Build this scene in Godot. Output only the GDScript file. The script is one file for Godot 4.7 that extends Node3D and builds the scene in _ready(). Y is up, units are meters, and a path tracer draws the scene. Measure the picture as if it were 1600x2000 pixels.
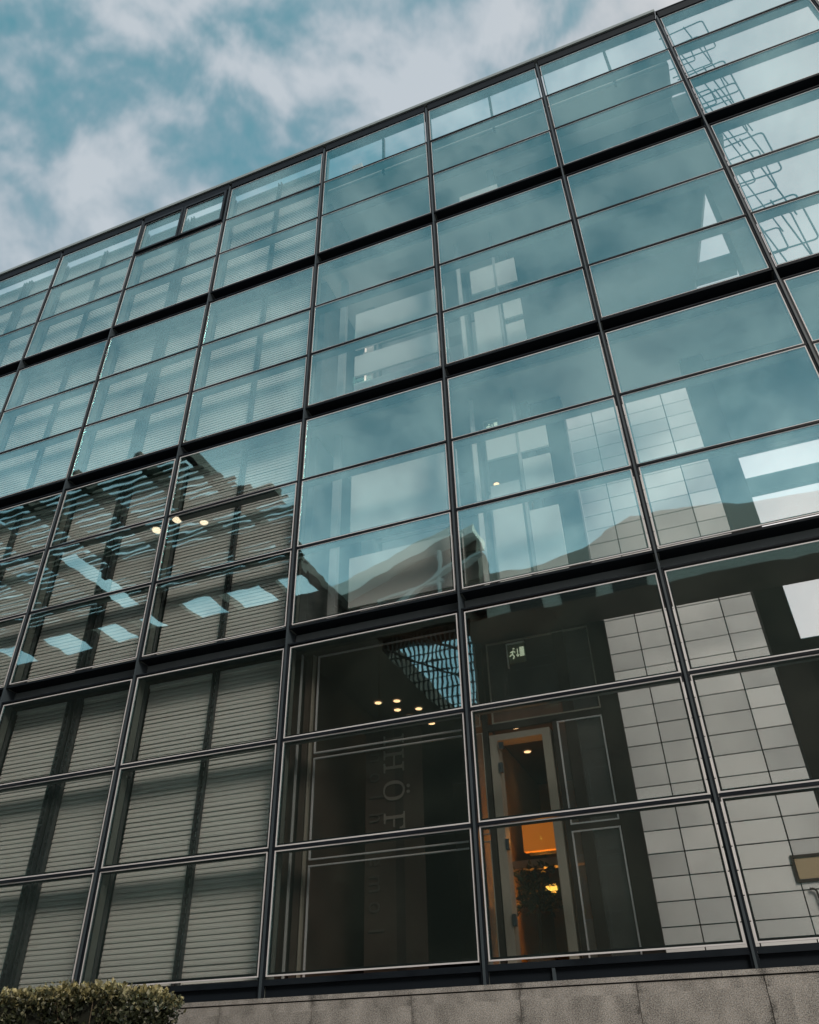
extends Node3D

const BAY := 2.5            # distance between mullions
const FIRST := -3           # mullion numbers along the facade
const LAST := 7
const GLASS_BOTTOM := [2.47, 6.70, 10.86, 15.08]
const GLASS_TOP := [6.375, 10.54, 14.70, 18.84]
var M := {}
var rng := RandomNumberGenerator.new()
var meshes := {}

# ------------------------------------------------------------------ helpers
func lin(r: float, g: float, b: float, a := 1.0) -> Color:
	var c := Color(r, g, b).linear_to_srgb()
	c.a = a
	return c

func mat(r: float, g: float, b: float, rough := 0.7, metal := 0.0) -> StandardMaterial3D:
	var m := StandardMaterial3D.new()
	m.albedo_color = lin(r, g, b)
	m.roughness = rough
	m.metallic = metal
	return m

func noise(freq: float, octaves := 4, sd := 1) -> FastNoiseLite:
	var n := FastNoiseLite.new()
	n.seed = sd
	n.frequency = freq
	n.noise_type = FastNoiseLite.TYPE_SIMPLEX_SMOOTH
	n.fractal_octaves = octaves
	return n

# grain: a colour texture between two linear tones, mapped in world metres
func grain(m: StandardMaterial3D, lo: Color, hi: Color, freq: float, octaves: int, per_metre: float, sd := 3, size := 512) -> void:
	var t := NoiseTexture2D.new()
	t.width = size
	t.height = size
	t.seamless = true
	t.noise = noise(freq, octaves, sd)
	var g := Gradient.new()
	g.set_color(0, lo)
	g.set_color(1, hi)
	g.set_offset(0, 0.25)
	g.set_offset(1, 0.75)
	t.color_ramp = g
	m.albedo_color = Color.WHITE
	m.albedo_texture = t
	m.uv1_triplanar = true
	m.uv1_world_triplanar = true
	m.uv1_scale = Vector3.ONE * per_metre

func st() -> SurfaceTool:
	var s := SurfaceTool.new()
	s.begin(Mesh.PRIMITIVE_TRIANGLES)
	s.set_smooth_group(-1)
	return s

func quad(s: SurfaceTool, a: Vector3, b: Vector3, c: Vector3, d: Vector3) -> void:
	for p in [a, b, c, a, c, d]:
		s.add_vertex(p)

# box from low corner to high corner
func bx(s: SurfaceTool, lo: Vector3, hi: Vector3) -> void:
	var p := []
	for i in 8:
		p.append(Vector3(hi.x if i & 1 else lo.x, hi.y if i & 2 else lo.y, hi.z if i & 4 else lo.z))
	for f in [[4, 6, 7, 5], [1, 3, 2, 0], [5, 7, 3, 1], [0, 2, 6, 4], [6, 2, 3, 7], [0, 4, 5, 1]]:
		quad(s, p[f[0]], p[f[1]], p[f[2]], p[f[3]])

# round bar through points
func tube(s: SurfaceTool, pts: Array, r: float, n := 8) -> void:
	var rings := []
	for i in pts.size():
		var d: Vector3
		if i == 0:
			d = pts[1] - pts[0]
		elif i == pts.size() - 1:
			d = pts[i] - pts[i - 1]
		else:
			d = (pts[i + 1] - pts[i]).normalized() + (pts[i] - pts[i - 1]).normalized()
		d = d.normalized()
		var u := d.cross(Vector3(0.31, 0.2, 0.93)).normalized()
		var v := d.cross(u)
		var ring := []
		for k in n:
			var a := TAU * k / n
			ring.append(pts[i] + (u * cos(a) + v * sin(a)) * r)
		rings.append(ring)
	for i in rings.size() - 1:
		for k in n:
			var k2 := (k + 1) % n
			quad(s, rings[i][k], rings[i + 1][k], rings[i + 1][k2], rings[i][k2])

# a polyline with its corners rounded
func rounded(pts: Array, r: float) -> Array:
	var out := [pts[0]]
	for i in range(1, pts.size() - 1):
		var a: Vector3 = pts[i] + (pts[i - 1] - pts[i]).normalized() * r
		var b: Vector3 = pts[i] + (pts[i + 1] - pts[i]).normalized() * r
		for k in 6:
			var t := k / 5.0
			out.append(a.lerp(pts[i], t).lerp(pts[i].lerp(b, t), t))
	out.append(pts[-1])
	return out

# a flat outline in x and y with thickness along z
func slab_of(s: SurfaceTool, outline: PackedVector2Array, z0: float, z1: float) -> void:
	var idx := Geometry2D.triangulate_polygon(outline)
	for z in [z0, z1]:
		for i in idx:
			s.add_vertex(Vector3(outline[i].x, outline[i].y, z))
	for i in outline.size():
		var a := outline[i]
		var b := outline[(i + 1) % outline.size()]
		quad(s, Vector3(a.x, a.y, z0), Vector3(b.x, b.y, z0), Vector3(b.x, b.y, z1), Vector3(a.x, a.y, z1))

func commit(s: SurfaceTool) -> ArrayMesh:
	s.generate_normals()
	return s.commit()

func put(called: String, mesh: Mesh, m: Material, parent: Node, at := Vector3.ZERO) -> MeshInstance3D:
	var o := MeshInstance3D.new()
	o.mesh = mesh
	o.material_override = m
	o.name = called
	o.position = at
	parent.add_child(o, true)
	return o

func obj(called: String, s: SurfaceTool, m: Material, parent: Node, at := Vector3.ZERO) -> MeshInstance3D:
	return put(called, commit(s), m, parent, at)

func box(called: String, lo: Vector3, hi: Vector3, m: Material, parent: Node) -> MeshInstance3D:
	var size := hi - lo
	var key := "box%.3f_%.3f_%.3f" % [size.x, size.y, size.z]
	if not meshes.has(key):
		var s := st()
		bx(s, -size / 2, size / 2)
		meshes[key] = commit(s)
	return put(called, meshes[key], m, parent, (lo + hi) / 2)

func thing(called: String, label: String, category: String, at := Vector3.ZERO, group := "") -> Node3D:
	var o := Node3D.new()
	o.name = called
	o.position = at
	add_child(o, true)
	tag(o, label, category, group)
	return o

func tag(o: Node, label: String, category: String, group := "") -> void:
	o.set_meta("label", label)
	o.set_meta("category", category)
	if group:
		o.set_meta("group", group)

func structure(o: Node) -> void:
	o.set_meta("kind", "structure")

func smooth(a: float, b: float, x: float) -> float:
	return smoothstep(a, b, x)

# ------------------------------------------------------------------ sky
func sky_color(d: Vector3, fine: FastNoiseLite, big: FastNoiseLite, veil: FastNoiseLite) -> Color:
	var p := Vector3(d.x, d.y * 1.25, d.z) * 100.0
	var w := Vector3(veil.get_noise_3d(p.x + 310.0, p.y, p.z), veil.get_noise_3d(p.x, p.y - 270.0, p.z), veil.get_noise_3d(p.x, p.y, p.z + 190.0))
	var q := p + w * 4.0
	var b := big.get_noise_3d(q.x, q.y, q.z)
	var f := fine.get_noise_3d(q.x, q.y, q.z)
	# more cloud towards the sun's side and low down, open blue high up in the other quarter
	var side := d.dot(Vector3(0.85, -0.05, -0.25))
	var low := 1.0 - d.y
	var cover := smooth(-0.62, 0.56, b * 0.50 + f * 1.15 + side * 0.52 + low * 2.3 + 0.27)
	var deep := Vector3(0.105, 0.285, 0.355).lerp(Vector3(0.21, 0.42, 0.50), clampf(0.45 + b * 0.8 + f * 0.5, 0.0, 1.0))
	var lit := clampf(0.55 + f * 1.5 + b * 0.4, 0.0, 1.0)
	var cloud := Vector3(0.29, 0.385, 0.455).lerp(Vector3(0.51, 0.565, 0.615), lit)
	var glow := smooth(-0.05, 0.50, side)
	cloud = cloud.lerp(Vector3(0.84, 0.765, 0.72), glow * 0.85)
	var c := deep.lerp(cloud, cover)
	c *= (1.0 + 0.42 * smooth(0.25, 1.0, side)) * (1.0 + 0.5 * smooth(0.72, 0.48, d.y)) * 0.667
	return Color(c.x, c.y, c.z)

func make_sky() -> PanoramaSkyMaterial:
	var w := 3072
	var h := 1536
	var data := PackedFloat32Array()
	data.resize(w * h * 3)
	var fine := noise(0.080, 6, 104)
	fine.fractal_gain = 0.56
	var big := noise(0.016, 3, 35)
	var veil := noise(0.03, 2, 23)
	var low := Color(0.24, 0.24, 0.24)
	var i := 0
	for y in h:
		var th := PI * (y + 0.5) / h
		var cy := cos(th)
		var sy := sin(th)
		for x in w:
			var c := low
			if cy > 0.0:
				var ph := TAU * (x + 0.5) / w
				c = sky_color(Vector3(sin(ph) * sy, cy, -cos(ph) * sy), fine, big, veil)
			data[i] = c.r
			data[i + 1] = c.g
			data[i + 2] = c.b
			i += 3
	var m := PanoramaSkyMaterial.new()
	m.panorama = ImageTexture.create_from_image(Image.create_from_data(w, h, false, Image.FORMAT_RGBF, data.to_byte_array()))
	return m

# ------------------------------------------------------------------ materials
func make_materials() -> void:
	M.frame = mat(0.018, 0.024, 0.030, 0.42)
	M.frame.metallic_specular = 0.3
	grain(M.frame, lin(0.007, 0.010, 0.014), lin(0.013, 0.018, 0.024), 0.012, 4, 0.4, 4, 256)
	M.recess = mat(0.008, 0.012, 0.017, 0.6)
	M.recess.metallic_specular = 0.25
	M.web = mat(0.30, 0.36, 0.38, 0.5)
	M.fin = mat(0.040, 0.055, 0.066, 0.5)
	M.bead = mat(0.62, 0.61, 0.63, 0.38)
	M.shelf = mat(0.16, 0.18, 0.18, 0.6)
	M.side = mat(0.13, 0.145, 0.13, 0.6)
	M.cap = mat(0.22, 0.26, 0.26, 0.5)
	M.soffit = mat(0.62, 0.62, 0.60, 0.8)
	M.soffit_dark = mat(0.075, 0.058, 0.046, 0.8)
	M.pale = mat(0.80, 0.80, 0.78, 0.7)
	M.mid = mat(0.42, 0.43, 0.43, 0.7)
	M.core = mat(0.13, 0.14, 0.14, 0.8)
	grain(M.core, lin(0.11, 0.12, 0.12), lin(0.155, 0.165, 0.165), 0.01, 4, 0.25, 8, 256)
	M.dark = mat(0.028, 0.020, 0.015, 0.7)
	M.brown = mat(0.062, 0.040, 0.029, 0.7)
	M.jamb_grey = mat(0.36, 0.38, 0.34, 0.6)
	M.jamb = mat(0.34, 0.31, 0.26, 0.6)
	M.floor = mat(0.25, 0.24, 0.22, 0.7)
	M.blind = mat(0.86, 0.84, 0.80, 0.55)
	M.lattice = mat(0.05, 0.056, 0.058, 0.5)
	M.rail = mat(0.035, 0.04, 0.042, 0.4, 0.2)
	# coated glass: part mirror with a blue-green tint, the rest passes straight
	var g := StandardMaterial3D.new()
	g.transparency = BaseMaterial3D.TRANSPARENCY_ALPHA
	var white := Image.create(4, 4, false, Image.FORMAT_RGBA8)
	white.fill(Color.WHITE)
	g.albedo_texture = ImageTexture.create_from_image(white)
	g.albedo_color = lin(0.58, 0.95, 0.94, 0.28)
	g.metallic = 1.0
	g.roughness = 0.015
	var nt := NoiseTexture2D.new()
	nt.width = 512
	nt.height = 512
	nt.seamless = true
	nt.as_normal_map = true
	nt.bump_strength = 6.0
	nt.noise = noise(0.012, 2, 31)
	g.normal_enabled = true
	g.normal_texture = nt
	g.normal_scale = 0.010
	g.uv1_triplanar = true
	g.uv1_world_triplanar = true
	g.uv1_scale = Vector3(0.20, 0.42, 0.20)
	M.glass = g
	# clear inner panes
	var c := StandardMaterial3D.new()
	c.transparency = BaseMaterial3D.TRANSPARENCY_ALPHA
	c.albedo_color = lin(0.8, 0.9, 0.9, 0.04)
	c.roughness = 0.03
	M.clear = c
	# panels of the neighbour
	M.panels = []
	for k in 4:
		var t := 0.68 + 0.045 * k
		var m := mat(t, t, t, 0.65)
		grain(m, lin(t * 0.74, t * 0.755, t * 0.77), lin(t * 1.0, t * 1.01, t * 1.02), 0.006, 5, 0.16, 40 + k, 256)
		M.panels.append(m)
	M.bulb = mat(0.9, 0.8, 0.65)
	M.bulb.emission_enabled = true
	M.bulb.emission = Color(1.0, 0.80, 0.58)
	M.bulb.emission_energy_multiplier = 1.8
	M.bulb_warm = mat(0.9, 0.8, 0.7)
	M.bulb_warm.emission_enabled = true
	M.bulb_warm.emission = Color(1.0, 0.74, 0.62)
	M.bulb_warm.emission_energy_multiplier = 2.6
	M.joint = mat(0.03, 0.03, 0.03, 0.9)
	# granite
	M.granite = []
	for k in 3:
		var m := mat(0.3, 0.29, 0.27, 0.85)
		m.uv1_triplanar = true
		m.uv1_world_triplanar = true
		m.uv1_scale = Vector3.ONE / 2.12
		m.albedo_color = Color.WHITE
		m.albedo_texture = granite_texture(k)
		M.granite.append(m)

func granite_texture(k: int) -> ImageTexture:
	var n := 1024
	var im := Image.create(n, n, false, Image.FORMAT_RGB8)
	var speck := noise(0.16, 2, 71 + k)
	var tone := noise(0.008, 4, 75 + k)
	var hue := noise(0.11, 2, 79 + k)
	var damp := noise(0.004, 3, 83 + k)
	for y in n:
		for x in n:
			var v := 0.25 + 0.20 * speck.get_noise_2d(x, y) + 0.10 * tone.get_noise_2d(x, y * 0.6)
			v += 0.05 * damp.get_noise_2d(x, y * 0.25)
			var j := minf(absf(x / float(n) - 0.415), absf(x / float(n) - 0.915))
			v -= 0.16 * exp(-pow(j / (0.018 + 0.02 * tone.get_noise_2d(y * 2.0, 50.0)), 2.0)) * clampf(0.5 + 1.4 * tone.get_noise_2d(x * 0.5, y * 1.6), 0.0, 1.0)
			var h := hue.get_noise_2d(x, y) * 0.16
			v = clampf(v, 0.05, 0.5)
			im.set_pixel(x, y, lin(v * (1.03 + h * 0.5), v * 0.985, v * (0.93 - h * 0.4)))
	return ImageTexture.create_from_image(im)

# ------------------------------------------------------------------ the glass building
func pane(b: Node3D, x0: float, x1: float, y0: float, y1: float, z := 0.0, t := 0.014) -> void:
	# glass with a pale glazing bead round it
	var w := x1 - x0
	var h := y1 - y0
	var key := "pane%.3f_%.3f_%.3f" % [w, h, t]
	if not meshes.has(key):
		var s := st()
		bx(s, Vector3(-w / 2, -h / 2, -0.012), Vector3(w / 2, h / 2, 0.0))
		meshes[key] = commit(s)
		var f := st()
		var zo := 0.001
		bx(f, Vector3(-w / 2 - t, h / 2, -0.02), Vector3(w / 2 + t, h / 2 + t, zo))
		bx(f, Vector3(-w / 2 - t, -h / 2 - t, -0.02), Vector3(w / 2 + t, -h / 2, zo))
		bx(f, Vector3(-w / 2 - t, -h / 2, -0.02), Vector3(-w / 2, h / 2, zo))
		bx(f, Vector3(w / 2, -h / 2, -0.02), Vector3(w / 2 + t, h / 2, zo))
		meshes[key + "f"] = commit(f)
		var k := st()
		var u := 0.022
		bx(k, Vector3(-w / 2, h / 2 - u, -0.03), Vector3(w / 2, h / 2, -0.0125))
		bx(k, Vector3(-w / 2, -h / 2, -0.03), Vector3(w / 2, -h / 2 + u, -0.0125))
		bx(k, Vector3(-w / 2, -h / 2 + u, -0.03), Vector3(-w / 2 + u, h / 2 - u, -0.0125))
		bx(k, Vector3(w / 2 - u, -h / 2 + u, -0.03), Vector3(w / 2, h / 2 - u, -0.0125))
		meshes[key + "k"] = commit(k)
	var p := put("glass_pane", meshes[key], M.glass, b, Vector3((x0 + x1) / 2, (y0 + y1) / 2, z))
	p.rotation = Vector3(rng.randf_range(-1, 1), rng.randf_range(-1, 1), 0) * deg_to_rad(0.32)
	put("glazing_bead", meshes[key + "f"], M.bead, p)
	put("rubber_gasket", meshes[key + "k"], M.recess, p)

func make_building() -> Node3D:
	var b := thing("glass_office_building", "four storey office building with a teal glass curtain wall and dark steel frame", "building")
	var xa := FIRST * BAY
	var xb := LAST * BAY
	# mullions, each a box behind the glass and a thin blade in front
	for k in range(FIRST, LAST + 1):
		var x := k * BAY
		var s := st()
		var d := -0.20
		for f in 4:
			bx(s, Vector3(x - 0.036, GLASS_BOTTOM[f] - (0.06 if f else 0.27), d), Vector3(x + 0.036, GLASS_TOP[f] + 0.03, -0.021))
		var o := obj("mullion", s, M.side, b)
		s = st()
		for f in 4:
			bx(s, Vector3(x - 0.036, GLASS_BOTTOM[f] - (0.06 if f else 0.27), -0.020), Vector3(x + 0.036, GLASS_TOP[f] + 0.03, 0.010))
		obj("mullion_cap", s, M.frame, o)
		s = st()
		bx(s, Vector3(x - 0.012, 2.20, -0.20), Vector3(x + 0.012, 18.95, 0.030))
		obj("mullion_blade", s, M.fin, o)
	for k in range(FIRST, LAST):
		var x0 := k * BAY
		var x1 := x0 + BAY
		var l := x0 + 0.0365
		var r := x1 - 0.0365
		for f in 4:
			var rows := 3
			var hh: float = (GLASS_TOP[f] - GLASS_BOTTOM[f]) / 3.0
			for j in rows:
				var y0: float = GLASS_BOTTOM[f] + hh * j
				var y1: float = y0 + hh
				var sash: bool = k == 1 and f == 3 and j == 2
				var g := 0.034
				if not sash:
					pane(b, x0 + 0.062, x1 - 0.062, y0 + (g if j else 0.02), y1 - (g if j < 2 else 0.02), 0.0, 0.014 if f < 2 else 0.009)
				else:
					for q in 2:
						var a := x0 + 0.06 + q * 1.20
						var e := a + 1.18
						var s := st()
						for c in [[a, e, y0 + 0.04, y0 + 0.10], [a, e, y1 - 0.09, y1 - 0.03], [a, a + 0.055, y0 + 0.10, y1 - 0.09], [e - 0.055, e, y0 + 0.10, y1 - 0.09]]:
							bx(s, Vector3(c[0], c[2], -0.05), Vector3(c[1], c[3], 0.055))
						obj("window_sash", s, M.frame, b)
						pane(b, a + 0.075, e - 0.075, y0 + 0.12, y1 - 0.11, 0.02)
				if j:
					# transom: a flat bar between the panes and a shelf behind it
					box("transom", Vector3(l, y0 - 0.016, -0.05), Vector3(r, y0 + 0.016, 0.013), M.frame, b)
					box("transom_shelf", Vector3(l, y0 - 0.012, -0.20), Vector3(r, y0 + 0.012, -0.0505), M.shelf, b)
			# steel channel between the storeys
			if f < 3:
				var lo: float = GLASS_TOP[f] + 0.0
				var hi: float = GLASS_BOTTOM[f + 1] - 0.0
				var s := st()
				bx(s, Vector3(x0 + 0.0125, hi - 0.055, -0.23), Vector3(x1 - 0.0125, hi - 0.022, 0.010))
				bx(s, Vector3(x0 + 0.0125, lo + 0.022, -0.23), Vector3(x1 - 0.0125, lo + 0.042, 0.010))
				var ch := obj("spandrel_channel", s, M.recess, b)
				box("channel_web", Vector3(x0 + 0.0125, lo + 0.0425, -0.23), Vector3(x1 - 0.0125, hi - 0.0555, -0.215), M.web, ch)
		# foot of the wall
		box("sill_rail", Vector3(l, 2.392, -0.20), Vector3(r, 2.448, 0.012), M.frame, b)
		box("base_panel", Vector3(l, 2.20, -0.20), Vector3(r, 2.390, -0.030), M.recess, b)
		var s2 := st()
		bx(s2, Vector3(l, 18.862, -0.22), Vector3(r, 19.10, 0.02))
		obj("head_beam", s2, M.recess, b)
	box("base_fin", Vector3(10.67, 2.20, -0.029), Vector3(10.70, 2.39, 0.005), M.fin, b)
	box("roof_coping", Vector3(xa, 19.102, -0.22), Vector3(6 * BAY, 19.19, 0.055), M.cap, b)
	box("roof_coping", Vector3(6 * BAY + 0.01, 19.102, -0.24), Vector3(xb + 0.05, 19.13, 0.03), M.recess, b)
	# floors
	var lobby := 3 * BAY
	var court := 11.10
	for f in 3:
		var lo: float = GLASS_TOP[f] + 0.02
		var hi: float = GLASS_BOTTOM[f + 1] - 0.06
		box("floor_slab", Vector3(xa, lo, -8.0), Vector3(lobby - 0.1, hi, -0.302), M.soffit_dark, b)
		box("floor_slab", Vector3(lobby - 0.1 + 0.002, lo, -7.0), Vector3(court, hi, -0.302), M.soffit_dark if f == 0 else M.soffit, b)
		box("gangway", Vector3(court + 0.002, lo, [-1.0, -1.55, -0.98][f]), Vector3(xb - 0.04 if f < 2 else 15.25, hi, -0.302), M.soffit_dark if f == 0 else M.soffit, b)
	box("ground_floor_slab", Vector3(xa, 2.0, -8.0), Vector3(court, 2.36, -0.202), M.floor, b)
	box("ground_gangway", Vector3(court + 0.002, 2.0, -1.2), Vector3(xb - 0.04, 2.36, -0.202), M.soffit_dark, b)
	box("roof_slab", Vector3(lobby - 0.1, 17.45, -7.0), Vector3(6 * BAY - 0.1, 17.62, -0.22), M.soffit, b)
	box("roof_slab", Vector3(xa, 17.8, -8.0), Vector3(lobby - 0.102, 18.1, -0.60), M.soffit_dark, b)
	box("roof_upstand", Vector3(xa, 17.6, -0.40), Vector3(lobby - 0.102, 18.80, -0.34), M.mid, b)
	box("end_wall", Vector3(xa - 0.3, 2.0, -8.0), Vector3(xa - 0.04, 19.0, -0.0), M.mid, b)
	box("back_wall", Vector3(xa, 2.0, -8.3), Vector3(lobby - 0.1, 19.0, -8.002), M.mid, b)
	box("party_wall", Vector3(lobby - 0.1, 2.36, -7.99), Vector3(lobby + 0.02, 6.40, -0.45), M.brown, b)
	box("party_wall", Vector3(lobby - 0.1, 6.66, -7.99), Vector3(lobby + 0.02, 17.44, -0.45), M.core, b)
	for f in 4:
		var lo: float = [2.362, 6.66, 10.81, 15.03][f]
		var hi: float = [6.39, 10.55, 14.71, 17.44][f]
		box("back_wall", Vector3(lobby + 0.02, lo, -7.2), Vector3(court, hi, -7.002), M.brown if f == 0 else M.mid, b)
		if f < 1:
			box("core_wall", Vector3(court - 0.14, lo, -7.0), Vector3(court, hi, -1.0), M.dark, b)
		else:
			box("core_wall", Vector3(court - 0.14, lo, -7.0), Vector3(court, hi, -1.0), M.core, b)
	# posts and the raised wall at the open corner
	box("dark_post", Vector3(court + 0.002, 2.362, -1.30), Vector3(11.62, 10.54, -1.07), M.dark, b)
	box("corrugated_screen", Vector3(13.875, 8.62, -1.25), Vector3(17.40, 10.54, -1.18), M.core, b)
	box("screen_rail", Vector3(13.875, 7.92, -1.25), Vector3(17.40, 8.18, -1.15), M.core, b)
	box("dark_parapet", Vector3(13.875, 4.30, -1.25), Vector3(17.40, 5.74, -1.15), M.dark, b)
	box("steel_column", Vector3(13.52, 2.362, -1.30), Vector3(13.87, 10.54, -1.002), M.dark, b)
	box("steel_column", Vector3(14.86, 10.81, -1.30), Vector3(15.30, 17.44, -0.9), M.core, b)
	var w := st()
	slab_of(w, PackedVector2Array([Vector2(11.11, 10.80), Vector2(13.70, 10.80), Vector2(14.87, 14.74), Vector2(14.87, 17.44), Vector2(11.11, 17.44)]), -1.45, -1.202)
	obj("raised_wall", w, M.core, b)
	box("tie_beam", Vector3(13.9, 12.45, -1.40), Vector3(14.86, 12.86, -1.25), M.core, b)
	for i in range(3, 6):
		box("roof_strut", Vector3((i + 0.54) * BAY, 17.45, -0.27), Vector3((i + 0.54) * BAY + 0.05, 18.86, -0.205), M.frame, b)
	box("roof_column", Vector3(7.75, 17.62, -1.2), Vector3(8.0, 19.6, -0.95), M.mid, b)
	return b

# lattice posts between the windows behind the glass
func lattice_mesh(h: float) -> ArrayMesh:
	var key := "lattice%.3f" % h
	if not meshes.has(key):
		var s := st()
		bx(s, Vector3(-0.045, 0, -0.03), Vector3(-0.025, h, 0.03))
		bx(s, Vector3(0.025, 0, -0.03), Vector3(0.045, h, 0.03))
		var n := int(h / 0.11)
		for i in n:
			var y := h * i / n
			bx(s, Vector3(-0.025, y, -0.012), Vector3(0.025, y + 0.045, 0.012))
		meshes[key] = commit(s)
	return meshes[key]

const ORDINAL := {-3: "seventh", -2: "sixth", -1: "fifth", 0: "fourth", 1: "third", 2: "second"}
const STOREY := ["ground floor", "first floor", "second floor", "top floor"]

func make_windows_behind(b: Node3D) -> void:
	# the blinds
	var slat := {}
	for k in range(FIRST, 3):
		for f in 4:
			var lo: float = [2.40, 6.70, 10.86, 15.08][f]
			var hi: float = [6.37, 10.53, 14.69, 18.76][f]
			var x0 := k * BAY
			var twin := posmod(k, 2) == 1
			var mid := x0 + 1.22
			# posts: one by the mullion, one or two in the middle
			var post := lattice_mesh(hi - lo)
			var places := [x0 - 0.015]
			if twin:
				places += [mid - 0.085, mid + 0.085]
			else:
				places += [mid]
			for p in places:
				put("lattice_post", post, M.lattice, b, Vector3(p, lo, -0.26))
			box("window_jamb", Vector3(x0 - 0.24, lo, -0.34), Vector3(x0 - 0.075, hi, -0.27), M.jamb_grey, b)
			# what the photograph cannot show is left out
			if k < 0 and f < 2 or k < -1 and f == 2 or k == 0 and f == 0:
				continue
			var off := 0.10 if twin else 0.0
			for side in 2:
				var a := x0 + 0.04 if side == 0 else mid + off + 0.012
				var e := mid - off - 0.012 if side == 0 else x0 + BAY - 0.25
				make_blind(k, f, side, a, e, lo, hi, slat)

func make_blind(k: int, f: int, side: int, a: float, e: float, lo: float, hi: float, slat: Dictionary) -> void:
	var half := "left" if side == 0 else "right"
	var t := thing("venetian_blind", "pale closed venetian blind, %s, %s half of the %s bay left of the lobby" % [STOREY[f], half, {2: "first", 1: "second", 0: "third", -1: "fourth", -2: "fifth", -3: "sixth"}[k]], "blind", Vector3((a + e) / 2, lo, -0.33), "blinds drawn behind the glass")
	var w := e - a
	var key := "slat%.3f" % w
	var pitch := 0.062
	if not meshes.has(key):
		var s := st()
		slat_shape(s, w, 0.0)
		meshes[key] = commit(s)
	var n := int((hi - lo - 0.06) / pitch)
	if f < 2:
		for i in n:
			var o := put("slat", meshes[key], M.blind, t, Vector3(0, 0.03 + i * pitch, rng.randf_range(-0.002, 0.002)))
			o.rotation.x = rng.randf_range(-0.07, 0.07)
	else:
		var s := st()
		for i in n:
			slat_shape(s, w, 0.03 + i * pitch)
		var o := obj("slats", s, M.blind, t)
		o.set_meta("kind", "stuff")
	box("head_rail", Vector3(-w / 2, hi - lo - 0.05, -0.02), Vector3(w / 2, hi - lo, 0.03), M.pale, t)
	box("bottom_rail", Vector3(-w / 2, -0.01, -0.012), Vector3(w / 2, 0.012, 0.012), M.pale, t)

func slat_shape(s: SurfaceTool, w: float, y: float) -> void:
	# a thin curved strip, leaning so that its lower edge stands out
	var pr := []
	for i in 4:
		var u := i / 3.0 - 0.5
		pr.append(Vector2(-0.017 * u + 0.005 * (1.0 - 4.0 * u * u), 0.067 * u + 0.03))
	for i in 3:
		var p: Vector2 = pr[i]
		var q: Vector2 = pr[i + 1]
		quad(s, Vector3(-w / 2, y + p.y, p.x), Vector3(-w / 2, y + q.y, q.x), Vector3(w / 2, y + q.y, q.x), Vector3(w / 2, y + p.y, p.x))
		quad(s, Vector3(w / 2, y + p.y, p.x - 0.002), Vector3(w / 2, y + q.y, q.x - 0.002), Vector3(-w / 2, y + q.y, q.x - 0.002), Vector3(-w / 2, y + p.y, p.x - 0.002))

# a window frame with pale beads, at depth z
func inner_window(b: Node3D, x0: float, x1: float, y0: float, y1: float, z: float, m: Material, t := 0.02, glazed := true) -> void:
	var s := st()
	bx(s, Vector3(x0, y1 - t, z - 0.03), Vector3(x1, y1, z))
	bx(s, Vector3(x0, y0, z - 0.03), Vector3(x1, y0 + t, z))
	bx(s, Vector3(x0, y0 + t, z - 0.03), Vector3(x0 + t, y1 - t, z))
	bx(s, Vector3(x1 - t, y0 + t, z - 0.03), Vector3(x1, y1 - t, z))
	var o := obj("inner_window_frame", s, m, b)
	if glazed:
		box("inner_pane", Vector3(x0 + t, y0 + t, z - 0.022), Vector3(x1 - t, y1 - t, z - 0.014), M.clear, o)

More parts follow.
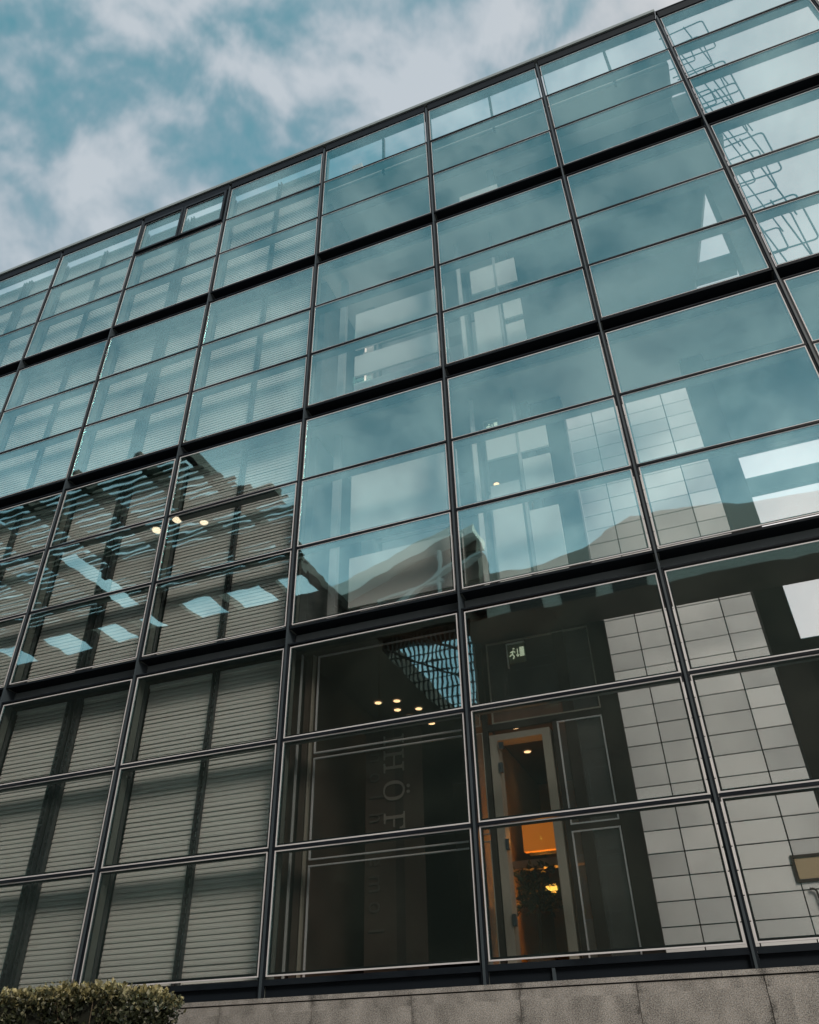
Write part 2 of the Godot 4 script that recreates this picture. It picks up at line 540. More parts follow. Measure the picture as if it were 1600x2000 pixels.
func make_interior(b: Node3D) -> void:
	# ground floor, second pair of bays: inner glazing of the lobby
	for r in [[2.40, 3.64], [3.70, 4.93], [4.99, 6.36]]:
		inner_window(b, 7.78, 9.86, r[0], r[1], -0.40, M.bead, 0.014, false)
	box("lobby_post", Vector3(7.60, 2.362, -0.62), Vector3(7.68, 6.39, -0.40), M.brown, b)
	box("lobby_post", Vector3(7.70, 2.362, -0.46), Vector3(7.72, 6.39, -0.40), M.jamb, b)
	box("lobby_post", Vector3(7.56, 2.362, -0.36), Vector3(7.575, 6.39, -0.32), M.mid, b)
	# inner partition with the open door
	var z := -1.0
	var frame: Material = M.dark
	inner_window(b, 10.03, 11.43, 5.23, 6.36, z, M.jamb, 0.016)
	inner_window(b, 10.86, 11.42, 3.90, 5.14, z, M.bead, 0.016)
	inner_window(b, 10.86, 11.42, 2.38, 3.83, z, M.bead, 0.016)
	inner_window(b, 9.66, 9.87, 5.23, 6.36, z, M.jamb, 0.012)
	inner_window(b, 9.66, 9.89, 3.90, 5.14, z, M.jamb, 0.012)
	inner_window(b, 9.66, 9.89, 2.38, 3.83, z, M.jamb, 0.012)
	var s := st()
	bx(s, Vector3(9.89, 2.362, z - 0.06), Vector3(9.96, 6.39, z - 0.001))
	bx(s, Vector3(10.80, 2.362, z - 0.06), Vector3(10.859, 5.18, z - 0.001))
	bx(s, Vector3(9.96, 5.15, z - 0.06), Vector3(11.48, 5.228, z - 0.001))
	bx(s, Vector3(10.86, 3.831, z - 0.06), Vector3(11.48, 3.899, z - 0.001))
	bx(s, Vector3(11.43, 2.362, z - 0.06), Vector3(11.66, 6.39, z - 0.001))
	obj("partition_frame", s, frame, b)
	s = st()
	bx(s, Vector3(9.98, 2.362, z - 0.20), Vector3(10.08, 5.08, z + 0.02))
	bx(s, Vector3(10.66, 2.362, z - 0.20), Vector3(10.76, 5.08, z + 0.02))
	bx(s, Vector3(10.08, 5.00, z - 0.20), Vector3(10.66, 5.08, z + 0.02))
	var df := obj("door_frame", s, M.jamb, b)
	s = st()
	for y in [2.9, 3.7, 4.6]:
		bx(s, Vector3(10.075, y, z - 0.02), Vector3(10.12, y + 0.12, z + 0.035))
	obj("hinge", s, M.fin, df)
	box("door_closer", Vector3(10.10, 4.88, z + 0.021), Vector3(10.16, 4.97, z + 0.05), M.fin, df)
	box("corridor_ceiling", Vector3(9.70, 5.60, -7.0), Vector3(11.08, 5.66, -1.4), M.brown, b)
	box("corridor_wall", Vector3(9.62, 2.362, -7.0), Vector3(9.68, 5.6, -1.4), mat(0.36, 0.25, 0.14, 0.7), b)
	box("corridor_end", Vector3(9.69, 2.362, -5.2), Vector3(10.95, 5.59, -5.05), mat(0.40, 0.26, 0.13, 0.7), b)
	box("corridor_beam", Vector3(9.70, 3.70, -2.25), Vector3(10.95, 3.80, -2.1), M.jamb, b)
	box("reception_shelf", Vector3(10.6, 2.362, -1.9), Vector3(11.3, 3.0, -1.6), M.jamb, b)
	# first to third floor: inner window frames, ledges and pale partitions
	for f in [1, 2]:
		var lo: float = [0.0, 6.66, 10.81][f]
		var hi: float = [0.0, 10.55, 14.71][f]
		box("inner_column", Vector3(7.95, lo, -1.6), Vector3(8.15, hi, -1.4), M.mid, b)
		for y in [lo + 0.35, lo + 1.25, lo + 2.05, lo + 2.75]:
			box("gallery_ledge", Vector3(8.16, y, -2.2), Vector3(9.9, y + 0.40, -1.8), M.pale, b)
		box("gallery_wall", Vector3(7.53, lo, -2.5), Vector3(9.98, hi, -2.4), M.mid, b)
		inner_window(b, 8.16, 9.7, lo + 0.1, lo + 2.2, -1.5, M.mid, 0.05)
		inner_window(b, 8.16, 9.7, lo + 2.25, lo + 3.3, -1.5, M.mid, 0.05)
		box("inner_column", Vector3(10.0, lo, -1.6), Vector3(10.16, hi, -1.3), M.mid, b)
		inner_window(b, 10.2, 10.75, lo + 0.1, lo + 2.5, -1.4, M.pale, 0.07)
		inner_window(b, 10.80, 11.46, lo + 0.1, lo + 1.5, -1.4, M.pale, 0.05)
		inner_window(b, 10.80, 11.46, lo + 1.55, lo + 2.5, -1.4, M.pale, 0.05)
		inner_window(b, 10.2, 11.46, lo + 2.55, lo + 3.5, -1.4, M.mid, 0.05)
		box("gallery_wall", Vector3(10.0, lo, -4.2), Vector3(10.95, hi, -4.0), M.pale, b)
	for r in [[8.12, 9.93, 8.45, 9.60], [8.12, 9.93, 7.14, 8.00], [8.12, 9.93, 12.62, 13.60], [8.12, 9.93, 11.90, 12.42], [8.12, 9.93, 11.22, 11.72], [10.42, 11.37, 9.20, 9.70], [10.95, 11.37, 8.30, 9.05], [10.42, 10.86, 7.00, 8.70], [10.95, 11.37, 7.00, 8.10], [10.45, 11.30, 13.10, 13.75], [10.45, 10.90, 11.30, 12.75], [10.98, 11.30, 11.30, 12.05], [10.98, 11.30, 12.2, 12.75], [10.40, 11.20, 15.3, 16.2], [8.4, 9.9, 15.3, 16.0]]:
		box("pale_screen", Vector3(r[0], r[2], -0.64), Vector3(r[1], r[3], -0.60), M.pale, b)
	for f in [1, 2]:
		var lo: float = [0.0, 6.66, 10.81][f]
		var hi: float = [0.0, 10.55, 14.71][f]
		box("screen_post", Vector3(10.90, lo, -0.66), Vector3(10.94, hi, -0.59), M.mid, b)
		box("screen_post", Vector3(10.20, lo, -0.66), Vector3(10.26, hi, -0.59), M.pale, b)
		box("screen_post", Vector3(7.80, lo, -0.66), Vector3(7.92, hi, -0.56), M.mid, b)
	inner_window(b, 10.2, 11.4, 15.1, 16.9, -1.4, M.mid, 0.05)
	box("inner_column", Vector3(7.95, 15.03, -1.6), Vector3(8.15, 17.44, -1.4), M.mid, b)
	box("gallery_wall", Vector3(7.53, 15.03, -2.6), Vector3(10.95, 17.44, -2.4), M.mid, b)

# ------------------------------------------------------------------ lamps and signs indoors
func downlight(x: float, y: float, z: float, label: String, group: String, power := 0.035) -> void:
	var t := thing("downlight", label, "ceiling light", Vector3(x, y, z), group)
	var s := st()
	var n := 16
	for i in n:
		var a := TAU * i / n
		var b := TAU * (i + 1) / n
		var p := Vector3(cos(a), 0, sin(a))
		var q := Vector3(cos(b), 0, sin(b))
		quad(s, p * 0.055 - Vector3(0, 0.008, 0), p * 0.075, q * 0.075, q * 0.055 - Vector3(0, 0.008, 0))
	obj("trim_ring", s, M.bead, t)
	var c := CylinderMesh.new()
	c.top_radius = 0.054
	c.bottom_radius = 0.054
	c.height = 0.012
	c.radial_segments = 16
	put("lamp_lens", c, M.bulb, t, Vector3(0, -0.006, 0))
	var l := SpotLight3D.new()
	l.name = "lamp_light"
	l.light_color = Color(1.0, 0.80, 0.58)
	l.light_energy = power
	l.light_size = 0.05
	l.spot_range = 8.0
	l.spot_angle = 50.0
	l.spot_attenuation = 2.0
	l.shadow_enabled = true
	l.rotation.x = -PI / 2
	l.position.y = -0.03
	t.add_child(l)

func exit_sign(x: float, y: float, z: float, label: String) -> void:
	var t := thing("exit_sign", label, "exit sign", Vector3(x, y, z), "emergency exit signs")
	var plate := mat(0.20, 0.21, 0.14, 0.4)
	box("sign_plate", Vector3(-0.12, -0.14, -0.012), Vector3(0.12, 0.13, 0.0), plate, t)
	var s := st()
	bx(s, Vector3(-0.135, -0.20, -0.03), Vector3(-0.121, 0.15, 0.02))
	bx(s, Vector3(-0.121, 0.131, -0.03), Vector3(0.12, 0.15, 0.02))
	obj("sign_bracket", s, M.pale, t)
	var e := mat(0.55, 0.62, 0.45)
	e.emission_enabled = true
	e.emission = Color(0.78, 0.82, 0.70)
	e.emission_energy_multiplier = 0.6
	s = st()
	# door, running figure and arrow
	bx(s, Vector3(0.045, -0.06, 0.001), Vector3(0.105, 0.075, 0.006))
	obj("door_symbol", s, e, t)
	s = st()
	for seg in [[-0.045, 0.035, -0.060, -0.015], [-0.060, -0.015, -0.100, -0.040], [-0.060, -0.015, -0.035, -0.045], [-0.035, -0.045, -0.050, -0.085], [-0.045, 0.030, -0.085, 0.015], [-0.045, 0.030, -0.015, 0.005]]:
		tube(s, [Vector3(seg[0], seg[1], 0.004), Vector3(seg[2], seg[3], 0.004)], 0.008, 6)
	tube(s, [Vector3(-0.038, 0.052, 0.004), Vector3(-0.034, 0.070, 0.004)], 0.011, 8)
	obj("running_figure", s, e, t)
	s = st()
	tube(s, [Vector3(0.015, 0.055, 0.004), Vector3(0.015, -0.055, 0.004)], 0.006, 6)
	tube(s, [Vector3(-0.005, -0.030, 0.004), Vector3(0.015, -0.060, 0.004), Vector3(0.035, -0.030, 0.004)], 0.006, 6)
	obj("arrow_symbol", s, e, t)

func letter(t: Node3D, text: String, size: float, at: Vector3, m: Material, serif := true) -> void:
	var f := SystemFont.new()
	f.font_names = PackedStringArray(["Droid Serif" if serif else "Droid Sans"])
	var tm := TextMesh.new()
	tm.text = text
	tm.font = f
	tm.font_size = 64
	tm.pixel_size = size / 64.0
	tm.depth = 0.012
	var o := put("letter", tm, m, t, at)
	o.rotation.z = -PI / 2

func make_banner() -> void:
	var t := thing("hanging_banner", "tall brown banner with pale serif letters turned sideways, inside the dark lobby", "banner", Vector3(8.45, 2.5, -1.5))
	box("cloth", Vector3(-0.42, 0.0, -0.02), Vector3(0.42, 3.06, 0.0), M.brown, t)
	box("dark_stripe", Vector3(0.02, 0.0, 0.0005), Vector3(0.14, 3.06, 0.004), M.dark, t)
	box("top_bar", Vector3(-0.44, 3.06, -0.03), Vector3(0.44, 3.10, 0.02), M.frame, t)
	var ink := mat(0.26, 0.23, 0.20, 0.7)
	var faint := mat(0.085, 0.070, 0.058, 0.7)
	var y := 2.92
	for c in ["I", "H", "Ö", "F"]:
		letter(t, c, 0.42, Vector3(0.0, y, 0.012), ink if y > 1.2 else faint)
		y -= 0.40 if c != "I" else 0.30
	y = 2.70
	for c in ["n", "o", "l", "h", "i", "e", "m", "o", "l"]:
		letter(t, c, 0.26, Vector3(-0.26, y, 0.012), faint, false)
		y -= 0.27

func tube_light(x: float, y: float, z: float, h: float, label: String) -> void:
	var t := thing("tube_light", label, "tube light", Vector3(x, y, z), "upright tube lights")
	var e := mat(0.9, 0.85, 0.8)
	e.emission_enabled = true
	e.emission = Color(1.0, 0.90, 0.82)
	e.emission_energy_multiplier = 0.5
	var s := st()
	tube(s, [Vector3(0, 0, 0), Vector3(0, h, 0)], 0.018, 10)
	obj("glowing_tube", s, e, t)
	s = st()
	bx(s, Vector3(-0.035, -0.05, -0.05), Vector3(0.035, 0.0, 0.035))
	bx(s, Vector3(-0.035, h, -0.05), Vector3(0.035, h + 0.05, 0.035))
	obj("end_cap", s, M.mid, t)
	var l := OmniLight3D.new()
	l.name = "tube_glow"
	l.light_color = Color(1.0, 0.90, 0.82)
	l.light_energy = 0.06
	l.light_size = 0.2
	l.omni_range = 10.0
	l.omni_attenuation = 2.0
	l.shadow_enabled = true
	l.position = Vector3(0, h / 2, 0.12)
	t.add_child(l)

func make_lamps() -> void:
	var g := "round downlights in the lobby ceiling"
	var rows := [[7.85, -2.35], [8.15, -2.40], [8.02, -2.75], [8.35, -2.85], [7.66, -3.25], [7.95, -3.62], [8.10, -3.10], [8.32, -3.55]]
	var which := ["nearest", "second nearest", "third nearest", "rightmost", "leftmost", "farthest", "middle", "last"]
	for i in rows.size():
		downlight(rows[i][0], 6.39, rows[i][1], "%s warm downlight of the tight cluster above the dark banner" % which[i], g)
	downlight(10.30, 6.39, -1.50, "warm downlight right under the ground floor exit sign", g, 0.05)
	downlight(10.05, 5.597, -2.2, "front one of two warm downlights seen through the open doorway", g, 0.05)
	downlight(9.95, 5.597, -3.3, "rear one of two warm downlights seen through the open doorway", g, 0.05)
	downlight(10.0, 10.558, -2.96, "highest of three warm downlights on the first floor beside the pale tiled wall", g, 0.05)
	downlight(9.76, 10.558, -3.7, "middle one of three warm downlights on the first floor", g, 0.05)
	downlight(10.55, 10.558, -3.9, "lowest of three warm downlights on the first floor, near the steel channel", g, 0.05)
	exit_sign(10.44, 6.18, -1.05, "square exit sign with running figure on the ground floor above the doorway")
	exit_sign(10.44, 10.25, -1.05, "small pale exit sign seen through blue glass on the first floor")
	tube_light(8.02, 12.05, -1.30, 0.62, "upright glowing tube by the column on the second floor, lower of the pair")
	tube_light(8.02, 13.25, -1.30, 0.80, "upright glowing tube by the column on the second floor, upper of the pair")
	# warm lamps in the corridor
	var e := mat(0.9, 0.45, 0.1)
	e.emission_enabled = true
	e.emission = Color(0.90, 0.50, 0.13)
	e.emission_energy_multiplier = 0.34
	warm_lamp("amber_lamp_panel", "glowing amber light panel hung in the open doorway", Vector3(10.24, 4.08, -2.2), Vector3(0.23, 0.17, 0.05), e, 0.22)
	var e2 := mat(0.9, 0.7, 0.4)
	e2.emission_enabled = true
	e2.emission = Color(1.0, 0.74, 0.32)
	e2.emission_energy_multiplier = 1.6
	warm_lamp("wall_lamp", "small bright yellow wall lamp beside the plant in the doorway", Vector3(10.22, 3.53, -2.6), Vector3(0.07, 0.025, 0.03), e2, 0.34)
	# plant by the door
	var p := thing("potted_plant", "dark leafy plant in a pot inside the doorway", "plant", Vector3(10.12, 2.362, -2.0))
	var s := st()
	for i in 14:
		var a := TAU * i / 14
		var b := TAU * (i + 1) / 14
		quad(s, Vector3(cos(a) * 0.13, 0, sin(a) * 0.13), Vector3(cos(a) * 0.17, 0.34, sin(a) * 0.17), Vector3(cos(b) * 0.17, 0.34, sin(b) * 0.17), Vector3(cos(b) * 0.13, 0, sin(b) * 0.13))
	obj("pot", s, M.jamb, p)
	s = st()
	for i in 7:
		tube(s, [Vector3(0, 0.2, 0), Vector3(rng.randf_range(-0.12, 0.12), 0.8, rng.randf_range(-0.12, 0.12)), Vector3(rng.randf_range(-0.22, 0.22), rng.randf_range(0.9, 1.25), rng.randf_range(-0.22, 0.22))], 0.012, 5)
	obj("stem", s, mat(0.06, 0.045, 0.03), p)
	s = st()
	for i in 260:
		var c := Vector3(rng.randfn(0, 0.15), rng.randf_range(0.8, 1.35), rng.randfn(0, 0.15))
		leaf(s, c, 0.055)
	var lv := obj("foliage", s, mat(0.035, 0.06, 0.025, 0.5), p)
	lv.set_meta("kind", "stuff")

func warm_lamp(called: String, label: String, at: Vector3, half: Vector3, e: Material, power: float) -> void:
	var t := thing(called, label, "lamp", at)
	box("lamp_shade", -half, half, e, t)
	box("wall_plate", Vector3(-half.x * 0.8, -half.y - 0.03, -half.z - 0.02), Vector3(half.x * 0.8, half.y + 0.03, -half.z - 0.001), M.fin, t)
	var l := OmniLight3D.new()
	l.name = "lamp_light"
	l.light_color = Color(1.0, 0.62, 0.22)
	l.light_energy = power
	l.light_size = 0.02
	l.omni_range = 10.0
	l.omni_attenuation = 2.0
	l.shadow_enabled = true
	l.position = Vector3.ZERO
	t.add_child(l)

func leaf(s: SurfaceTool, c: Vector3, r: float) -> void:
	var u := Vector3(rng.randfn(), rng.randfn(), rng.randfn()).normalized()
	var v := u.cross(Vector3(rng.randfn(), rng.randfn(), rng.randfn())).normalized()
	var n := u.cross(v) * r * 0.25
	quad(s, c - u * r, c + v * r * 0.45 + n, c + u * r, c - v * r * 0.45 + n)

# ------------------------------------------------------------------ stair rails at the open corner
func make_stair() -> void:
	var tops := [20.09, 18.26, 17.35, 15.49, 13.53, 11.9]
	for i in tops.size():
		var y: float = tops[i]
		var t := thing("handrail", "bent steel handrail behind the corner glass, %s" % ["topmost of the stack", "second from the top", "third from the top, just above the dark band", "fourth, just below the dark band", "fifth from the top", "lowest of the stack"][i], "handrail", Vector3(15.15, y, -1.0), "stacked stair handrails")
		var r := 0.015
		var s := st()
		tube(s, rounded([Vector3(0.0, -0.10, 0.0), Vector3(0.93, 0.0, 0.0), Vector3(0.93, -1.25, 0.0), Vector3(0.1, -1.25, 0.0)], 0.10), r)
		obj("outer_rail", s, M.rail, t)
		s = st()
		tube(s, rounded([Vector3(0.05, -0.16, -0.25), Vector3(0.82, -0.10, -0.25), Vector3(0.82, -1.35, -0.25), Vector3(0.0, -1.35, -0.25)], 0.08), r * 0.9)
		tube(s, rounded([Vector3(0.05, -0.42, -0.25), Vector3(0.55, -0.40, -0.25), Vector3(0.55, -1.0, -0.25), Vector3(0.0, -1.0, -0.25)], 0.08), r * 0.9)
		obj("inner_rail", s, M.rail, t)
		s = st()
		tube(s, [Vector3(0.55, 0.05, -0.02), Vector3(0.98, -1.9, -0.5)], r * 0.9)
		tube(s, [Vector3(0.25, -0.4, -0.1), Vector3(0.70, -2.1, -0.6)], r * 0.8)
		obj("sloping_rail", s, M.rail, t)

# ------------------------------------------------------------------ neighbour behind
func make_neighbour() -> void:
	var t := thing("panelled_building", "pale tiled neighbouring building seen through the glass corner", "building", Vector3(0, 0, -8.6))
	box("wall_core", Vector3(7.86, 0, -6.0), Vector3(14.80, 17.6, -0.05), M.joint, t)
	box("wing_core", Vector3(14.802, 0, -6.0), Vector3(24.0, 5.95, -0.05), M.joint, t)
	box("roof_edge", Vector3(7.9, 17.6, -6.0), Vector3(14.85, 17.85, 0.06), M.mid, t)
	box("wing_roof_edge", Vector3(14.802, 5.95, -6.0), Vector3(24.0, 6.02, 0.05), M.dark, t)
	var pw := 1.90
	var ph := 0.43
	var col := 0
	for i in 4:
		var x := 7.88 + i * pw
		if x > 14.0:
			continue
		var x1 := minf(x + pw, 14.80)
		for j in 42:
			var y := j * ph - 0.15
			if y + ph > 17.6:
				continue
			var m: Material = M.panels[(i * 7 + j * 5 + (i * j) % 3) % 4]
			if y < 4.3:
				# the lowest panels are half as wide
				var h := (x1 - x) / 2
				for q in 2:
					box("wall_panel", Vector3(x + h * q + 0.012, y + 0.012, -0.05), Vector3(x + h * (q + 1) - 0.012, y + ph - 0.012, rng.randf_range(-0.004, 0.004)), m, t)
			else:
				box("wall_panel", Vector3(x + 0.014, y + 0.013, -0.05), Vector3(x1 - 0.014, y + ph - 0.013, 0.0), m, t)
	for i in 10:
		var x := 14.81 + i * 0.9
		for j in 14:
			var y := j * ph - 0.05
			if y + ph > 6.0:
				continue
			box("wall_panel", Vector3(x + 0.012, y + 0.012, -0.05), Vector3(x + 0.888, y + ph - 0.012, 0.0), M.panels[(i * 3 + j * 5) % 4], t)
	var s := st()
	bx(s, Vector3(13.52, 4.27, -0.05), Vector3(13.57, 4.74, 0.03))
	bx(s, Vector3(14.50, 4.27, -0.05), Vector3(14.55, 4.74, 0.03))
	bx(s, Vector3(13.57, 4.27, -0.05), Vector3(14.50, 4.32, 0.03))
	bx(s, Vector3(13.57, 4.69, -0.05), Vector3(14.50, 4.74, 0.03))
	var w := obj("window", s, M.dark, t)
	box("board", Vector3(13.58, 4.33, -0.045), Vector3(14.49, 4.68, 0.012), mat(0.42, 0.33, 0.21, 0.7), w)
	s = st()
	tube(s, rounded([Vector3(13.70, 4.16, 0.05), Vector3(13.80, 4.14, 0.05), Vector3(13.82, 3.82, 0.05)], 0.05), 0.02)
	obj("pipe_hook", s, M.dark, t)

# ------------------------------------------------------------------ across the street (seen in the glass)
func make_opposite() -> void:
	# slatted roof with openings
	var t := thing("slatted_canopy", "high dark slatted roof mirrored in the glass at left, with square openings to the sky", "canopy", Vector3(0, 18.0, 0))
	var wood := mat(0.10, 0.105, 0.085, 0.75)
	grain(wood, lin(0.07, 0.075, 0.06), lin(0.13, 0.135, 0.11), 0.02, 3, 0.3, 55, 256)
	var edge := [[6.6, -1.6], [7.1, -1.3], [8.5, -0.4], [9.9, 0.7], [11.3, 0.85], [14.7, -0.85], [17.4, -0.9], [20.0, -0.9]]
	var holes := [[-14.4, -12.8, 14.95, 16.7], [-11.7, -10.3, 14.95, 16.7], [-9.8, -8.7, 14.7, 16.6], [-7.1, -5.5, 14.9, 16.7], [-5.1, -3.1, 14.9, 16.7], [-2.4, -1.2, 14.9, 16.6], [-9.1, -8.3, 10.3, 14.2], [-17.5, -16.0, 14.95, 16.7], [-20.5, -19.0, 14.95, 16.7]]
	var z := 6.9
	var pitch := 0.30
	while z < 19.4:
		var xr := 0.0
		for i in edge.size() - 1:
			if z >= edge[i][0] and z < edge[i + 1][0]:
				xr = lerpf(edge[i][1], edge[i + 1][1], (z - edge[i][0]) / (edge[i + 1][0] - edge[i][0]))
		xr += rng.randf_range(-0.22, 0.22)
		var runs := [[-26.0 if z > 7.7 else -9.0, xr]]
		for h in holes:
			if z > h[2] and z < h[3]:
				var cut := []
				for r in runs:
					if h[0] > r[0] and h[1] < r[1]:
						cut += [[r[0], h[0]], [h[1], r[1]]]
					else:
						cut.append(r)
				runs = cut
		for r in runs:
			box("slat", Vector3(r[0], 0.0, z), Vector3(r[1], 0.015, z + pitch - (0.088 if z < 12.0 else 0.05 if z < 14.6 else 0.012)), wood, t)
		z += pitch
	for x in [-22.0, -18.2, -15.2, -12.2, -9.9, -7.6, -5.3, -2.8, -1.0]:
		box("rafter", Vector3(x - 0.12, 0.052, 6.9), Vector3(x + 0.12, 0.5, 19.4), M.dark, t)
	box("edge_beam", Vector3(-3.0, -0.35, 9.5), Vector3(0.9, -0.02, 9.9), M.dark, t)
	box("edge_beam", Vector3(-24.0, -0.45, 14.2), Vector3(-0.6, -0.02, 14.6), M.dark, t)
	box("edge_beam", Vector3(-8.0, -0.45, 11.6), Vector3(0.6, -0.02, 11.9), M.dark, t)
	for q in [[-3.4, 9.9, "left"], [-2.6, 10.4, "middle"], [-4.4, 10.2, "far left"]]:
		var lamp := thing("canopy_lamp", "%s round warm lamp under the slatted canopy, mirrored in the glass" % q[2], "ceiling light", Vector3(q[0], 17.98, q[1]), "lamps under the slatted canopy")
		var c := CylinderMesh.new()
		c.top_radius = 0.15
		c.bottom_radius = 0.15
		c.height = 0.03
		put("lamp_lens", c, M.bulb_warm, lamp, Vector3(0, -0.055, 0))
		var c2 := CylinderMesh.new()
		c2.top_radius = 0.18
		c2.bottom_radius = 0.18
		c2.height = 0.04
		put("trim_ring", c2, M.fin, lamp, Vector3(0, -0.02, 0))
		var ll := SpotLight3D.new()
		ll.name = "lamp_light"
		ll.light_color = Color(1.0, 0.80, 0.58)
		ll.light_energy = 0.1
		ll.light_size = 0.2
		ll.spot_range = 20.0
		ll.spot_angle = 55.0
		ll.spot_attenuation = 2.0
		ll.shadow_enabled = true
		ll.rotation.x = -PI / 2
		ll.position.y = -0.09
		lamp.add_child(ll)
	# dark building under and beside it
	var d := thing("dark_building", "dark brown building across the street, mirrored in the lower glass", "building", Vector3(0, 0, 20.0))
	var brown := mat(0.045, 0.040, 0.035, 0.8)
	grain(brown, lin(0.042, 0.027, 0.018), lin(0.076, 0.049, 0.034), 0.01, 4, 0.12, 66, 256)
	box("wall", Vector3(-30, 0, 0.0), Vector3(0.0, 18.0, 10), brown, d)
	box("wall", Vector3(0.002, 0, 0.0), Vector3(4.4, 13.6, 10), brown, d)
	box("wall", Vector3(4.402, 0, 0.0), Vector3(26, 17.3, 10), brown, d)
	# glazed grid
	var sl := st()
	slab_of(sl, PackedVector2Array([Vector2(0.0, 13.61), Vector2(2.75, 13.61), Vector2(0.15, 16.75), Vector2(0.15, 17.39), Vector2(0.0, 17.39)]), 0.05, 0.12)
	obj("raking_panel", sl, brown, d)
	sl = st()
	tube(sl, [Vector3(0.2, 16.9, 0.18), Vector3(4.3, 14.6, 0.18)], 0.05, 6)
	tube(sl, [Vector3(1.2, 17.4, 0.18), Vector3(4.3, 15.9, 0.18)], 0.05, 6)
	obj("brace", sl, M.dark, d)
	for i in 20:
		box("glazing_bar", Vector3(0.3 + i * 0.205, 13.61, 0.22), Vector3(0.37 + i * 0.205, 17.4, 0.29), M.dark, d)
	for i in 9:
		box("glazing_bar", Vector3(0.1, 13.8 + i * 0.42, 0.15), Vector3(4.39, 13.84 + i * 0.42, 0.21), M.dark, d)
	box("parapet", Vector3(0.0, 17.4, -0.1), Vector3(4.4, 18.2, 1.5), brown, d)
	# lean-to roof with a pale edge
	var s := st()
	slab_of(s, PackedVector2Array([Vector2(-2.4, 18.9), Vector2(5.0, 21.4), Vector2(5.0, 21.9), Vector2(-2.4, 19.6)]), -0.6, 1.0)
	obj("pale_roof_edge", s, M.pale, d)
	s = st()
	slab_of(s, PackedVector2Array([Vector2(-2.0, 18.21), Vector2(4.9, 18.21), Vector2(4.9, 21.3), Vector2(-2.0, 18.95)]), 0.0, 2.0)
	obj("gable_wall", s, brown, d)
	s = st()
	tube(s, [Vector3(1.2, 18.3, -0.3), Vector3(5.2, 20.4, -0.3)], 0.16, 6)
	tube(s, [Vector3(0.2, 18.6, -0.3), Vector3(3.4, 19.0, -0.3)], 0.10, 6)
	tube(s, [Vector3(3.2, 18.2, -0.3), Vector3(3.2, 20.6, -0.3)], 0.10, 6)
	obj("brace", s, M.mid, d)
	# brownish-grey block with a curved roof
	var g := thing("grey_block", "grey brown block with a gently curved roofline, mirrored at right", "building", Vector3(0, 0, 21.0))
	var pale := mat(0.34, 0.315, 0.285, 0.8)
	var o := PackedVector2Array([Vector2(4.9, 16), Vector2(4.9, 20.1), Vector2(7.5, 19.9), Vector2(9.4, 20.3), Vector2(10.6, 21.0), Vector2(11.6, 21.4), Vector2(14.0, 21.2), Vector2(17.5, 20.7), Vector2(24.0, 20.2), Vector2(24.0, 16)])
	s = st()
	slab_of(s, o, 0.0, 8.0)
	obj("wall", s, pale, g)
	for x in [6.0, 8.2, 10.4]:
		box("window", Vector3(x, 17.6, -0.06), Vector3(x + 1.4, 19.2, -0.002), M.dark, g)

# ------------------------------------------------------------------ wall and hedge
func make_wall() -> void:
	var t := thing("granite_wall", "low speckled granite wall with stained slabs along the foot of the glass", "wall", Vector3(0, 0, 0.35))
	var joints := []
	var x := 7.24 - 1.06 * 8
	while x < 20.0:
		joints.append(x)
		x += 1.06
	for i in joints.size() - 1:
		var a: float = joints[i]
		var e: float = joints[i + 1]
		box("wall_slab", Vector3(a + 0.003, 1.2, -0.12), Vector3(e - 0.003, 2.200, rng.randf_range(-0.003, 0.003)), M.granite[i % 3], t)
		box("wall_slab", Vector3(a + 0.003, 0.0, -0.12), Vector3(e - 0.003, 1.195, 0.0), M.granite[i % 3], t)
		box("coping_slab", Vector3(a - 0.33 + 0.002, 2.212, -0.36), Vector3(e - 0.33 - 0.002, 2.252 , 0.012), M.granite[(i + 2) % 3], t)
	box("wall_core", Vector3(-2, 0, -0.34), Vector3(20, 2.19, -0.121), M.joint, t)
	box("mortar_bed", Vector3(-2, 2.19, -0.34), Vector3(20, 2.2115, -0.03), M.joint, t)

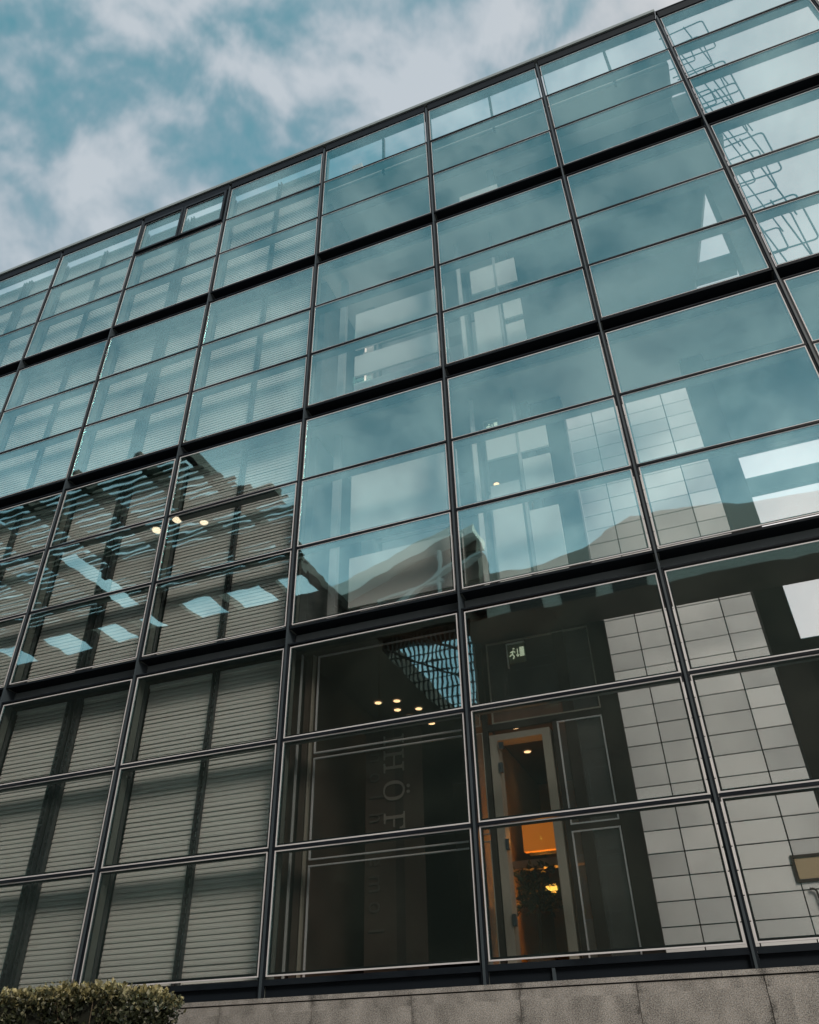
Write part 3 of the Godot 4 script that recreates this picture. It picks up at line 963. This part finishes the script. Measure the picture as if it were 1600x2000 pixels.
func make_hedge() -> void:
	var t := thing("clipped_hedge", "clipped dark green hedge with yellow new leaves on top, before the granite wall", "hedge", Vector3(4.0, 0, 1.35))
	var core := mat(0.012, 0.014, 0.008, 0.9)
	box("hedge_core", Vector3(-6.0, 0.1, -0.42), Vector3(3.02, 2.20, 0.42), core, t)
	var s := st()
	for i in 9:
		var x := rng.randf_range(2.0, 3.15)
		var z := rng.randf_range(0.40, 0.47)
		tube(s, [Vector3(x, 1.2, z), Vector3(x + rng.randf_range(-0.1, 0.1), 1.8, z + 0.03), Vector3(x + rng.randf_range(-0.25, 0.25), 2.2, z + 0.02)], 0.004, 5)
	obj("twig", s, mat(0.12, 0.09, 0.06, 0.8), t)
	# leaves
	var lm := st()
	lm.set_smooth_group(-1)
	var L := 0.042
	quad(lm, Vector3(0, 0, 0), Vector3(L * 0.42, L * 0.5, L * 0.10), Vector3(0, L, 0), Vector3(-L * 0.42, L * 0.5, L * 0.10))
	var mesh := commit(lm)
	var leafm := mat(1, 1, 1, 0.42)
	leafm.vertex_color_use_as_albedo = true
	leafm.backlight_enabled = true
	leafm.backlight = Color(0.25, 0.3, 0.08)
	var mm := MultiMesh.new()
	mm.transform_format = MultiMesh.TRANSFORM_3D
	mm.use_colors = true
	mm.mesh = mesh
	var spots := []
	var lump := noise(0.9, 3, 91)
	for i in 46000:
		var x := rng.randf_range(-2.6, 3.22)
		var face := rng.randf()
		var p: Vector3
		var n: Vector3
		var b := lump.get_noise_2d(x * 2.2, 3.0) * 0.06
		if face < 0.62:
			var y := rng.randf_range(1.35, 2.30)
			var dz := lump.get_noise_2d(x * 2.5, y * 2.5) * 0.09
			p = Vector3(x, y, 0.46 + dz - pow(rng.randf(), 1.6) * 0.13)
			n = Vector3(0, 0.25, 1)
		elif face < 0.90:
			p = Vector3(x, 2.27 + b + rng.randf_range(-0.10, 0.05), rng.randf_range(-0.45, 0.50))
			n = Vector3(0, 1, 0.3)
		else:
			var y := rng.randf_range(1.35, 2.3)
			p = Vector3(3.12 + lump.get_noise_2d(y * 3.0, 9.0) * 0.10 - rng.randf() * 0.1, y, rng.randf_range(-0.45, 0.5))
			n = Vector3(1, 0.25, 0.1)
		# round the shoulders
		if p.x > 3.0 and p.y > 2.2:
			p.y -= (p.x - 3.0) * 0.5
		var dir := (n + Vector3(rng.randfn(), rng.randfn() + 0.3, rng.randfn()) * 0.75).normalized()
		var basis := Basis.looking_at(dir, Vector3(0.1, 1, 0.2).rotated(dir, rng.randf() * TAU))
		basis = basis.rotated(basis.x, -1.0).scaled(Vector3.ONE * rng.randf_range(0.6, 1.35))
		var top := smooth(2.16, 2.34, p.y + rng.randfn() * 0.05)
		var c := Color(0.016, 0.022, 0.011).lerp(Color(0.052, 0.060, 0.028), pow(rng.randf(), 1.6))
		c = c.lerp(Color(0.38, 0.33, 0.16), clampf(top * rng.randf_range(0.2, 1.3), 0, 1))
		if rng.randf() < 0.07:
			c = c.lerp(Color(0.34, 0.33, 0.22), 0.7)
		spots.append([Transform3D(basis, p), c])
	mm.instance_count = spots.size()
	for i in spots.size():
		mm.set_instance_transform(i, spots[i][0])
		mm.set_instance_color(i, spots[i][1])
	var mi := MultiMeshInstance3D.new()
	mi.multimesh = mm
	mi.material_override = leafm
	mi.name = "foliage"
	mi.set_meta("kind", "stuff")
	t.add_child(mi)

func make_ground() -> void:
	var s := st()
	quad(s, Vector3(-150, 0, 150), Vector3(-150, 0, -150), Vector3(150, 0, -150), Vector3(150, 0, 150))
	var g := mat(0.16, 0.155, 0.15, 0.9)
	grain(g, lin(0.12, 0.118, 0.115), lin(0.20, 0.195, 0.19), 0.02, 5, 0.25, 101, 512)
	structure(obj("ground", s, g, self))
	s = st()
	bx(s, Vector3(-60, 0.004, 0.36), Vector3(60, 0.12, 10.5))
	var p := mat(0.30, 0.29, 0.27, 0.85)
	grain(p, lin(0.24, 0.235, 0.22), lin(0.34, 0.33, 0.31), 0.03, 4, 0.4, 102, 512)
	structure(obj("pavement", s, p, self))
	s = st()
	bx(s, Vector3(11.7, 0.004, -8.4), Vector3(40, 0.15, -1.4))
	structure(obj("courtyard", s, p, self))

# ------------------------------------------------------------------ main
func _ready() -> void:
	rng.seed = 20240
	var cam := Camera3D.new()
	cam.name = "camera"
	cam.position = Vector3(12.522, 1.596, 8.535)
	cam.rotation = Vector3(0.6227, 0.3564, -0.0273)
	cam.fov = 66.43
	cam.near = 0.05
	cam.far = 600.0
	add_child(cam)
	var env := Environment.new()
	env.background_mode = Environment.BG_SKY
	env.sky = Sky.new()
	env.sky.sky_material = make_sky()
	env.tonemap_mode = Environment.TONE_MAPPER_LINEAR
	env.tonemap_exposure = 1.55
	env.sdfgi_enabled = true
	env.ssao_enabled = true
	env.ssil_enabled = true
	var we := WorldEnvironment.new()
	we.name = "world_environment"
	we.environment = env
	add_child(we)
	var sun := DirectionalLight3D.new()
	sun.name = "sun"
	sun.light_energy = 0.5
	sun.light_color = Color(1.0, 0.95, 0.88)
	sun.light_angular_distance = 20.0
	sun.shadow_enabled = true
	add_child(sun)
	sun.look_at_from_position(Vector3(0.52, 0.62, 0.58) * 50.0, Vector3.ZERO)

	make_materials()
	make_ground()
	var b := make_building()
	make_windows_behind(b)
	make_interior(b)
	make_neighbour()
	make_opposite()
	make_wall()
	make_hedge()
	make_stair()
	make_lamps()
	make_banner()
